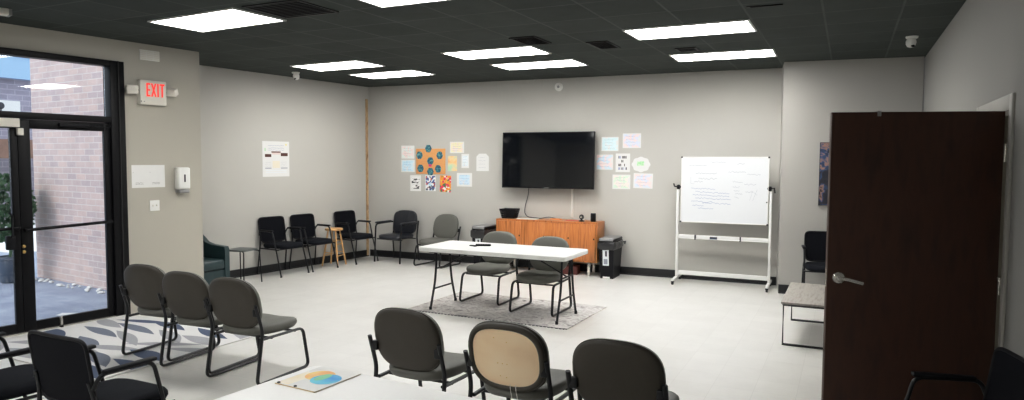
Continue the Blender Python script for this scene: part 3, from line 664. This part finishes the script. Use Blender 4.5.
# leather arm chair
t=thing('leather_arm_chair','black leather arm chair with a pleated back against the back wall','chair',(-6.99,9.76,0),PI-.06,'chairs against the back wall')
MB().pad(sup(.52,.50,3.6,44),[(0,-.03),(.8,-.03),(.97,-.02),(1,0),(.99,.022),(.93,.036),(.7,.045),(0,.045)],M['leather'],lambda u,v,h:(u,v+.02,.44+h-.7*max(0,v-.15)**1.5)).build('seat',t)
def fl_(u,v,h):
    k=.16; pl=.010*abs(math.sin(u*38))*(1 if h>0 else 0)*(v>-.1); return (u,-.24-math.sin(k)*v+h+pl+.06*u*u/.235,.67+math.cos(k)*v)
MB().pad(sup(.50,.42,4.2,72,3.4),[(0,-.03),(.8,-.03),(.98,-.02),(1,0),(.98,.025),(.88,.035),(.7,.04),(.5,.04),(.3,.04),(0,.04)],M['leather'],fl_).build('backrest',t)
for s_ in (-1,1):
    x=s_*.275
    m=MB(); m.tube([(x,.27,.012),(x,.23,.66),(x,-.2,.67),(x*.9,-.26,.66)],.014,M['black_metal'],8,fil=.06); m.build('front_leg',t)
    m=MB(); m.tube([(x,-.26,.012),(x*.97,-.21,.42),(x*.9,-.28,.70)],.014,M['black_metal'],8,fil=.06); m.build('rear_leg',t)
    m=MB(); m.box((x-.028,-.17,.665),(x+.028,.23,.70),M['leather'],bev=.014); m.build('armrest',t)
for y_ in (-.17,.2): MB().tube([(-.27,y_,.402),(.27,y_,.402)],.011,M['black_metal'],8).build('cross_bar',t)

# teal tub chair in the recess
t=thing('tub_armchair','dark teal tub armchair half hidden behind the entrance pillar','armchair',(-7.74,6.245,0),-PI/2-.03)
# arm profile in y(front)-z
arm=[(.33,.07),(.33,.56),(.31,.60),(.05,.615),(-.06,.64),(-.14,.70),(-.22,.755),(-.33,.77),(-.33,.07)]
for s_ in (-1,1):
    m=MB(); m.prism(arm,'x',s_*.305,s_*.235,M['teal']); m.build('arm',t)
m=MB(); m.box((-.235,-.33,.07),(.235,-.20,.77),M['teal'],bev=.03); m.build('backrest',t)
m=MB(); m.box((-.234,-.20,.30),(.234,.335,.44),M['teal'],bev=.035); m.build('seat_cushion',t)
m=MB(); m.box((-.234,-.20,.07),(.234,.32,.298),M['teal'],bev=.01); m.build('base',t)
for x in (-.26,.26):
    for y_ in (-.28,.28): MB().lathe([(.016,0),(.022,.07)],M['black_plastic'],10,T=xf((x,y_,0))).build('leg',t)
# small side table
t=thing('side_table','small dark side table with thin bent legs beside the tub armchair','side table',(-7.70,7.02,0),.12)
m=MB(); m.prism([(x,y) for x,y in sup(.34,.34,5,32)],'z',.472,.492,mat('grey_green_top',(.10,.115,.11),.35)); m.build('tabletop',t)
for sx in (-1,1):
    for sy in (-1,1):
        m=MB(); m.tube([(sx*.11,sy*.12,.468),(sx*.165,sy*.155,.462),(sx*.172,sy*.165,.42),(sx*.185,sy*.185,.0)],.0085,M['black_metal'],8,fil=.03); m.build('leg',t)
# wooden stool
t=thing('wooden_stool','pale pine stool with rungs between two black chairs','stool',(-7.67,8.93,0),.2)
MB().lathe([(.13,.585),(.145,.592),(.148,.61),(.14,.62),(.001,.622)],M['pine'],28).build('seat',t)
def lg(a,z_): r_=.095+(.20-.095)*(1-z_/.59); return (r_*math.cos(a),r_*math.sin(a),z_)
for k in range(4):
    a=PI/4+k*PI/2; MB().tube([lg(a,.0),lg(a,.25),lg(a,.587)],[.013,.016,.013],M['pine'],10).build('leg',t)
for k in range(4):
    a=PI/4+k*PI/2; b_=a+PI/2
    for z_ in ((.17,.36) if k%2 else (.22,.41)):
        MB().tube([lg(a,z_),lg(b_,z_)],.009,M['pine'],8).build('rung',t)

# ------------------------------------------------------------------ folding tables
def folding_table(name,lab,loc,rz,group):
    t=thing(name,lab,'table',loc,rz,group)
    L,W_=.925,.38
    def rr(a,b,r_,n=5):
        o=[]
        for cx,cy,a0 in ((a-r_,b-r_,0),(-a+r_,b-r_,PI/2),(-a+r_,-b+r_,PI),(a-r_,-b+r_,1.5*PI)):
            for k in range(n+1): q=a0+PI/2*k/n; o.append((cx+r_*math.cos(q),cy+r_*math.sin(q)))
        return o
    m=MB(); o=rr(L,W_,.06); 
    m.pad(o,[(1-.006,.693),(1,.697),(1,.736),(.996,.741),(.985,.742)],M['table'],lambda u,v,h:(u,v,h)); m.build('tabletop',t)
    for sy in (-1,1): MB().box((-.80,sy*.30-.012,.675),(.80,sy*.30+.012,.70),M['black_metal']).build('rail',t)
    for sx in (-1,1):
        x=sx*.80
        for sy in (-1,1):
            m=MB(); m.tube([(x,sy*.15,.69),(x,sy*.165,.45),(x,sy*.19,.30),(x,sy*.285,.012)],.0135,M['black_metal'],8,fil=.12)
            m.lathe([(.017,0),(.017,.03),(.0135,.035)],M['black_plastic'],10,T=xf((x,sy*.287,0))); m.build('leg',t)
        for y_,z_ in ((.165,.47),(.215,.235),(.31,.685)): MB().tube([(x,-y_,z_),(x,y_,z_)],.0105,M['black_metal'],8).build('cross_bar',t)
        m=MB(); m.tube([(x,0,.47),(x*.78,0,.56),(x*.45,0,.685)],.009,M['black_metal'],8); m.build('brace',t)
    for k in range(9):
        for sy in (-1,1): MB().box((-.78+k*.195-.012,sy*.355-.012,.688),(-.78+k*.195+.012,sy*.355+.012,.7035),M['black_plastic']).build('clip',t)
    return t
ft=folding_table('folding_table','white plastic folding table with black bent legs standing on the rug',(-3.565,7.04,.0105),0,None)
d=dup(ft,(-1.47,2.17,.0),-.075,'white table cut by the bottom edge, printed colour chart on it')
for o in COL.objects:
    if o.parent==d and o.name.startswith('tabletop'): o.data=o.data.copy(); o.data.materials[0]=mat('bright_white_plastic',(.86,.86,.84),.38,var=.03,scale=80)
# remote on the far table
t=thing('remote_control','black remote control lying on the white folding table','remote',(-3.85,7.10,.753),.4)
MB().box((-.09,-.03,0),(.09,.03,.022),M['black_plastic'],bev=.006).build('body',t)
m=MB()
for i in range(5):
    for j in (-1,0,1): m.box((-.07+i*.028,j*.013-.004,.0221),(-.058+i*.028,j*.013+.004,.0245),M['grey_lid'])
m.build('buttons',t)
mb=MB(); mb.box((-.05,-.02,0),(.05,.02,.014),M['black_plastic'],bev=.005); tag(mb.build('phone_case',loc=(-3.94,7.02,.753),rz=-.3),'small black case beside the remote on the folding table','case')
# printed chart on the near table
TZ=.7422
t=thing('printed_chart','clipboard with a printed overlapping orange and blue circle chart on the white table','clipboard',(-2.195,2.44,TZ),-.06)
m=MB(); m.box((-.125,-.15,0),(.125,.15,.004),mat('tan_board',(.60,.47,.30),.6),bev=.001); m.build('board',t)
m=MB(); m.box((-.122,-.147,.0041),(.126,.152,.0052),M['paper']); sh=m.build('sheet',t)
def circ(cx,cy,r_,mt,z_,a0=0,a1=2*PI,n=40):
    k=MB(); k.poly([(cx+r_*math.cos(a0+(a1-a0)*i/n),cy+r_*math.sin(a0+(a1-a0)*i/n),z_) for i in range(n)],mt); return k
mb=circ(-.02,.03,.070,ramp_mat('orange_wash',[(.35,(.85,.42,.22)),(.6,(.86,.66,.30))],6,rough=.8),.0056)
q=circ(.045,.0,.072,ramp_mat('blue_wash',[(.35,(.10,.38,.72)),(.65,(.22,.62,.74))],7,rough=.8),.0060); mb.add(q.v,q.f,q.mats[0])
mb.poly([(-.118,-.14,.0054),(-.05,-.14,.0054),(-.04,0.01,.0054),(-.118,.05,.0054)],ramp_mat('cream_wash',[(.35,(.84,.74,.55)),(.65,(.86,.82,.74))],7,rough=.8))
lens=[(.012+.028*math.cos(a)-.0,.015+.052*math.sin(a),.0064) for a in [2*PI*i/20 for i in range(20)]]
mb.poly(lens,mat('green_overlap',(.30,.62,.42),.8)); mb.build('circle_print',sh)
m=MB()
for x in (-.105,.0): m.box((x-.006,-.148,.0053),(x+.006,-.138,.011),M['ink'],bev=.001)
m.build('clip',t)

# ------------------------------------------------------------------ rugs
mb=MB(); n=60; A,B=-1.02,1.02; 
mb.box((A,-.62,.0005),(B,.62,.010),M['rug_t'])
rg=random.Random(2)
for k in range(70):
    y0=-.62+1.24*k/70
    for sx in (-1,1): mb.poly([(sx*1.02,y0,.004),(sx*1.02,y0+.008,.004),(sx*(1.02+.03),y0+.008,.002),(sx*(1.02+.03),y0,.002)],M['cream'])
for k in range(46):
    x0=-1.02+2.04*k/46; mb.box((x0,-.634,.001),(x0+rg.uniform(.012,.03),-.6202,.007),M['ink'])
tag(mb.build('area_rug',loc=(-3.60,7.26,0),rz=-.02),'faded grey patterned rug under the white folding table','rug')
# entrance rug: big leaf shapes woven into it
mb=MB(); wh=mat('rug_white',(.66,.65,.64),.95,var=.1,scale=90,bump=.3); nv=mat('rug_navy',(.075,.10,.17),.95,var=.3,scale=90); lg_=mat('rug_grey',(.36,.36,.38),.95,var=.2,scale=90); dk=mat('rug_slate',(.17,.19,.24),.95,var=.3,scale=90)
mb.box((-1.0,-.78,.0005),(1.0,.78,.012),wh)
def leaf(cx,cy,L_,W_,a,m,z_):
    P_=[]
    for i in range(13):
        t_=i/12; P_.append((t_*L_-L_/2, W_*math.sin(PI*t_)**.9*(1-.25*t_)))
    for i in range(12,-1,-1):
        t_=i/12; P_.append((t_*L_-L_/2,-W_*.5*math.sin(PI*t_)**1.2))
    P_=[(cx+x*math.cos(a)-y*math.sin(a),cy+x*math.sin(a)+y*math.cos(a)) for x,y in P_]
    P_=[(max(-.99,min(.99,x)),max(-.77,min(.77,y)),z_) for x,y in P_]
    mb.poly(P_,m)
rg=random.Random(21); k=0
for i in range(4):
    for j in range(6):
        cx=-.80+i*.52+rg.uniform(-.08,.08)+(j%2)*.24; cy=-.68+j*.27+rg.uniform(-.04,.04); a=rg.choice((.25,.45,-.35,-.15,2.9))
        m_=[nv,lg_,dk,lg_,lg_,dk][rg.randrange(6)]; z_=.0122+.00005*k; k+=1
        leaf(cx,cy,rg.uniform(.55,.80),rg.uniform(.08,.13),a,m_,z_)
tag(mb.build('entrance_rug',loc=(-6.28,4.18,0),rz=-.03),'white rug with navy and grey leaf shapes inside the glass entrance','rug')

# ------------------------------------------------------------------ whiteboard on wheels
t=thing('whiteboard','rolling double-post whiteboard with faint handwriting by the back wall','whiteboard',(-1.605,10.02,0),.015)
wm=M['white_metal']
m=MB(); T=xf((.030,-.02,1.355),(-.03,0,0))@Matrix.Diagonal((.975,1,.965,1))
m.box((-.60,-.008,-.475),(.60,.008,.475),M['board'],T=T); bd=m.build('board',t)
m=MB()
for a,b in (((-.612,-.012,-.487),(.612,.012,-.470)),((-.612,-.012,.470),(.612,.012,.487)),((-.612,-.012,-.47),(-.597,.012,.47)),((.597,-.012,-.47),(.612,.012,.47))): m.box(a,b,M['steel'] if 0 else wm,T=T,bev=.002)
m.build('board_frame',bd)
m=MB()
for x in (-.606,.606):
    for z_ in (-.48,.48): MB().box((x-.012,-.015,z_-.012),(x+.012,.015,z_+.012),M['ink'],T=T,bev=.003).build('corner_cap',bd)
MB().box((.58,-.014,-.17),(.60,-.009,-.15),M['ink'],T=T).build('magnet',bd)
m=MB(); rg=random.Random(12)
def hand(x,z_,w_,h_,mt,slope=0,t_=.0050):
    m=MB(); n_=int(w_/.011); pts=[(x+w_*i/n_,z_+slope*w_*i/n_+rg.uniform(-h_,h_)) for i in range(n_+1)]
    for i,((a,b),(c,d_)) in enumerate(zip(pts,pts[1:])):
        m.poly([tuple(T@V(q)) for q in ((a,-.0086,b-t_/2),(c,-.0086,d_-t_/2),(c,-.0086,d_+t_/2),(a,-.0086,b+t_/2))],mt)
    m.build('handwritten_line',bd)
hand(-.20,.41,.22,.006,M['ink_soft']); hand(-.50,.36,.25,.007,M['ink_soft']); hand(.18,.385,.10,.008,M['ink_soft'])
for i,(x,z_,w_) in enumerate(((-.40,.245,.30),(-.36,.165,.26),(-.42,.12,.12),(-.46,.02,.34),(-.40,-.03,.48),(-.44,-.075,.52),(-.40,-.12,.5),(-.46,-.17,.30),(-.3,-.19,.4),(-.44,-.23,.16),(-.36,-.27,.22))): hand(x,z_,w_,.011,M['ink_blue'] if i>2 else M['ink_soft'],-.03 if i>2 else 0,.006)
for x,z_,w_ in ((.06,.27,.24),(.32,.235,.18),(.12,.13,.14),(.28,.09,.16),(.12,.05,.10),(.14,0,.08),(.16,-.05,.10),(.30,-.02,.10),(.15,-.1,.06)): hand(x,z_,w_,.012,M['ink_soft'],-.02)
for a,b,c_,d_ in ((-.47,.19,-.47,.09),(-.47,.09,-.42,.09),(.36,-.14,.40,0),(.38,.0,.46,-.06),(.40,-.14,.46,.02)):
    MB().tube([tuple(T@V((a,-.0086,b))),tuple(T@V((c_,-.0086,d_)))],.0016,M['ink_soft'],4).build('drawn_line',bd)
for s_ in (-1,1):
    x=.655 if s_>0 else -.612
    m=MB(); m.box((x-.017,-.022,.06),(x+.017,.022,1.40),wm,bev=.004); m.build('post',t)
    m=MB(); m.box((x-.02,-.30,.055),(x+.02,.28,.088),wm,bev=.005); m.build('foot',t)
    for y_ in (-.27,.25):
        m=MB(); m.lathe([(.015,-.014),(.033,-.013),(.035,0),(.033,.013),(.015,.014)],M['black_plastic'],16,T=xf((x,y_,.0355),(0,PI/2,0))); m.box((x-.02,y_-.018,.035),(x+.02,y_+.018,.056),M['black_plastic'],bev=.005); m.build('caster',t)
    m=MB(); m.lathe([(.03,-.02),(.034,0),(.03,.02)],M['black_plastic'],14,T=xf((x-s_*.01,-.02,1.39),(0,PI/2,0))); m.tube([(x,-.03,1.39),(x+s_*.045,-.04,1.40),(x+s_*.055,-.045,1.44 if s_<0 else 1.33)],.009,M['black_plastic'],8); m.box((min(x,x-s_*.05),-.03,1.375),(max(x,x-s_*.05),0.0,1.405),M['black_plastic'],bev=.004); m.build('clamp_knob',t)
m=MB(); m.box((-.595,-.012,.655),(.638,.012,.70),wm,bev=.003); m.box((-.595,-.05,.648),(.638,-.008,.655),wm,bev=.002)
for x in (-.35,.27): m.box((x-.008,-.052,.638),(x+.008,-.012,.705),M['ink'],bev=.002)
m.build('pen_tray',t)
m=MB(); m.box((-.595,-.012,.115),(.638,.012,.175),wm,bev=.003); m.build('lower_bar',t)
mb=MB(); mb.box((-.05,-.018,0),(.05,.018,.012),M['navy'],bev=.002); mb.box((-.05,-.018,.012),(.05,.018,.032),M['ink'],bev=.004); tag(mb.build('board_eraser',loc=(-1.70,9.988,.6555),rz=.015),'dark blue board eraser on the whiteboard tray','eraser')

# ------------------------------------------------------------------ right side: low table, wooden door
t=thing('coffee_table','low table with a weathered grey wood top and black square frame behind the open door','table',(-.235,7.58,0),0)
m=MB(); m.box((-.31,-.60,.405),(.31,.60,.425),M['grey_wood'],bev=.002); m.build('tabletop',t)
for y_ in (-.57,.57):
    m=MB(); m.tube([(-.29,y_,.394),(-.29,y_,.012),(.29,y_,.012),(.29,y_,.394)],.0125,M['black_metal'],4,closed=True); m.build('leg_frame',t)
for x in (-.29,.29): MB().tube([(x,-.57,.394),(x,.57,.394)],.011,M['black_metal'],4).build('rail',t)
# door: hinge at the near jamb, opened into the room
hx,hy=.787,4.80; lx,ly=-.105,4.552
dz=math.atan2(ly-hy,lx-hx)   # local +x from hinge to latch edge
DW=math.hypot(lx-hx,ly-hy)
m=MB(); m.box((0,-.022,.012),(DW,.022,2.06),M['door'],bev=.002); dr=struct(m.build('door_3',loc=(hx,hy,0),rz=dz))
# lever handle (camera side is local +y because x runs right-to-left)
for s_ in (1,-1):
    m=MB(); m.lathe([(.036,0),(.036,.008),(.028,.015),(.015,.017),(.013,.045),(.014,.05)],M['steel'],24,T=xf((DW-.065,s_*.022,1.07),(-PI/2*s_,0,0)))
    m.tube([(DW-.065,s_*.068,1.07),(DW-.10,s_*.070,1.069),(DW-.19,s_*.062,1.045)],.0115,M['steel'],10,fil=.03); m.build('handle',dr)
m=MB(); m.box((DW-.0,-.012,1.01),(DW+.002,.012,1.12),M['steel']); m.build('latch_plate',dr)
m=MB(); m.box((DW-.27,.0221,2.035),(DW-.25,.025,2.068),M['grey_lid']); m.box((DW-.27,-.025,2.0605),(DW-.25,.025,2.064),M['grey_lid']); m.build('top_clip',dr)
for z_ in (.25,1.05,1.82):
    m=MB(); m.lathe([(.008,-.05),(.008,.05)],M['steel'],10,T=xf((-.008,.024,z_))); m.build('hinge',dr)
# casing
cs=mat('casing_paint',(.40,.39,.36),.5); m=MB()
m.box((.795,4.63,0),(.8115,4.705,2.15),cs,bev=.003); m.box((.795,5.725,0),(.8115,5.815,2.15),cs,bev=.003); m.box((.795,4.705,2.06),(.8115,5.725,2.15),cs,bev=.003)
m.box((.812,4.715,0),(.93,4.73,2.08),cs); m.box((.812,5.70,0),(.93,5.715,2.08),cs); m.box((.812,4.73,2.075),(.93,5.70,2.088),cs)
struct(m.build('trim_3'))

# ------------------------------------------------------------------ outdoors
o=struct(MB().box((-60,-30,-.22),(-7.62,40,-.03),M['pave']).build('pavement')); o.name='ground_pavement'
mb=MB(); mb.box((0,0,-.03),(3.60,.07,4.6),M['brick']); o=struct(mb.build('wall_brick',loc=(-11.0,6.12,0),rz=-.105))
mb=MB(); mb.prism([(-60,8.2),(-14.2,7.4),(-12.3,9.5),(-12.3,40),(-60,40)],'z',-.029,-.015,M['concrete']); struct(mb.build('ground_concrete'))
t=thing('shop_building','grey building with a blue fascia across the lot, seen through the transom','building',(-22,12,0),0)
m=MB(); m.box((-3,-8,-.02),(0,14,4.05),M['brick_grey']); m.build('wall',t)
m=MB(); m.box((-3.1,-8.1,4.05),(.3,14.1,4.68),M['fascia']); m.box((-3.1,-8.1,4.68),(.35,14.1,4.76),M['white']); m.build('fascia',t)
m=MB(); m.box((.002,-1.0,3.0),(.06,-.1,3.42),M['white']); m.prism([(-.62+.1*math.cos(a),3.26+.1*math.sin(a)) for a in [2*PI*k/16 for k in range(16)]],'x',.061,.066,M['ink']); m.box((.061,-.64,3.06),(.066,-.60,3.2),M['ink']); m.build('shop_sign',t)
m=MB(); m.prism([(-4,1.75),(1.2,1.75),(-.6,2.25),(-3,2.25)],'x',.4,2.2,M['roof']); m.build('porch_roof',t)
for y_ in (-3.8,1.0):
    m=MB(); m.box((1.9,y_-.06,-.02),(2.02,y_+.06,1.75),M['white']); m.build('porch_post',t)
# potted shrub
t=thing('potted_shrub','leafy green shrub in a dark pot outside the glass door','plant',(-10.84,5.67,-.03),0)
MB().lathe([(.11,0),(.13,.02),(.16,.33),(.18,.34),(.18,.38),(.15,.38),(.13,.34)],mat('blue_grey_pot',(.08,.11,.16),.5),20).build('pot',t)
m=MB(); m.tube([(0,0,.33),(.02,.02,.7),(0,0,1.1)],.02,M['leaf'],6); m.build('stem',t)
m=MB(); rg=random.Random(8)
for k in range(1500):
    a=rg.uniform(0,2*PI); z_=rg.uniform(.6,1.55); rm=.33*math.sqrt(max(0,1-((z_-1.08)/.5)**2)); r_=rm*rg.uniform(.6,1)
    c_=V((r_*math.cos(a),r_*math.sin(a),z_)); d1=V((rg.uniform(-1,1),rg.uniform(-1,1),rg.uniform(-1,1))).normalized()*.045; d2=d1.cross(V((rg.uniform(-1,1),rg.uniform(-1,1),rg.uniform(-1,1)))).normalized()*.03
    m.poly([c_-d1,c_+d2,c_+d1,c_-d2],M['leaf'])
m.build('foliage',t)
mb=MB(); mb.lathe([(.06,0),(.075,.27),(.085,.28),(.07,.28)],M['grey_lid'],16); tag(mb.build('outdoor_pail',loc=(-8.22,5.46,-.03)),'grey pail outside against the brick wall by the door frame','pail')
mb=MB(); mb.box((-.09,-.06,0),(.09,.06,.006),M['paper']); tag(mb.build('litter_paper',loc=(-8.02,4.77,-.029),rz=.5),'scrap of white paper on the pavement outside','paper')
rg=random.Random(6); mb0=None
for k in range(26):
    s_=rg.uniform(.3,2.6); q=V((-11.0,6.12))+V((math.cos(-.105),math.sin(-.105)))*s_; off=rg.uniform(.06,.22)
    mb=MB(); r_=rg.uniform(.015,.04); pts=[]
    mb.lathe([(r_*.5,0),(r_,r_*.3),(r_*.8,r_*.8),(r_*.3,r_)],M['concrete'],6,T=xf((0,0,0),(0,0,rg.uniform(0,3))))
    tag(mb.build('pale_stone',loc=(q.x,q.y-off,-.03)),'small pale stone lying at the foot of the brick wall outside','stone','pale stones along the brick wall')

# ------------------------------------------------------------------ world, light, camera
w=bpy.data.worlds.new('daylight'); bpy.context.scene.world=w; w.use_nodes=True
nt=w.node_tree; bg=nt.nodes['Background']
bg.inputs['Color'].default_value=(.80,.88,1.0,1); bg.inputs['Strength'].default_value=1.9
s=bpy.data.lights.new('sun','SUN'); s.energy=1.2; s.angle=.3; s.color=(1,.95,.88); so=bpy.data.objects.new('sun',s); COL.objects.link(so)
so.rotation_euler=(math.radians(52),0,math.radians(-25)); so.location=(-14,0,8)

cam=bpy.data.cameras.new('camera'); co=bpy.data.objects.new('camera',cam); COL.objects.link(co)
F,yaw,pitch,roll=687.28,.4552,-.0582,.0046
cam.sensor_width=36; cam.lens=F/1024*36; cam.clip_start=.05
f=V((-math.sin(yaw)*math.cos(pitch),math.cos(yaw)*math.cos(pitch),math.sin(pitch)))
r=V((math.cos(yaw),math.sin(yaw),0)); u=r.cross(f)
r2=r*math.cos(roll)+u*math.sin(roll); u2=-r*math.sin(roll)+u*math.cos(roll)
R=Matrix((r2,u2,-f)).transposed().to_4x4(); co.matrix_world=Matrix.Translation((0,0,1.768))@R
sc=bpy.context.scene; sc.camera=co
sc.view_settings.view_transform='Standard'; sc.view_settings.look='None'; sc.view_settings.exposure=0
vs=sc.view_settings; vs.use_curve_mapping=True; cm=vs.curve_mapping; cv=cm.curves[3]
cv.points.new(.05,.047); cv.points.new(.25,.225); cv.points.new(.7,.735); cm.update()
sc.cycles.max_bounces=10; sc.cycles.diffuse_bounces=5
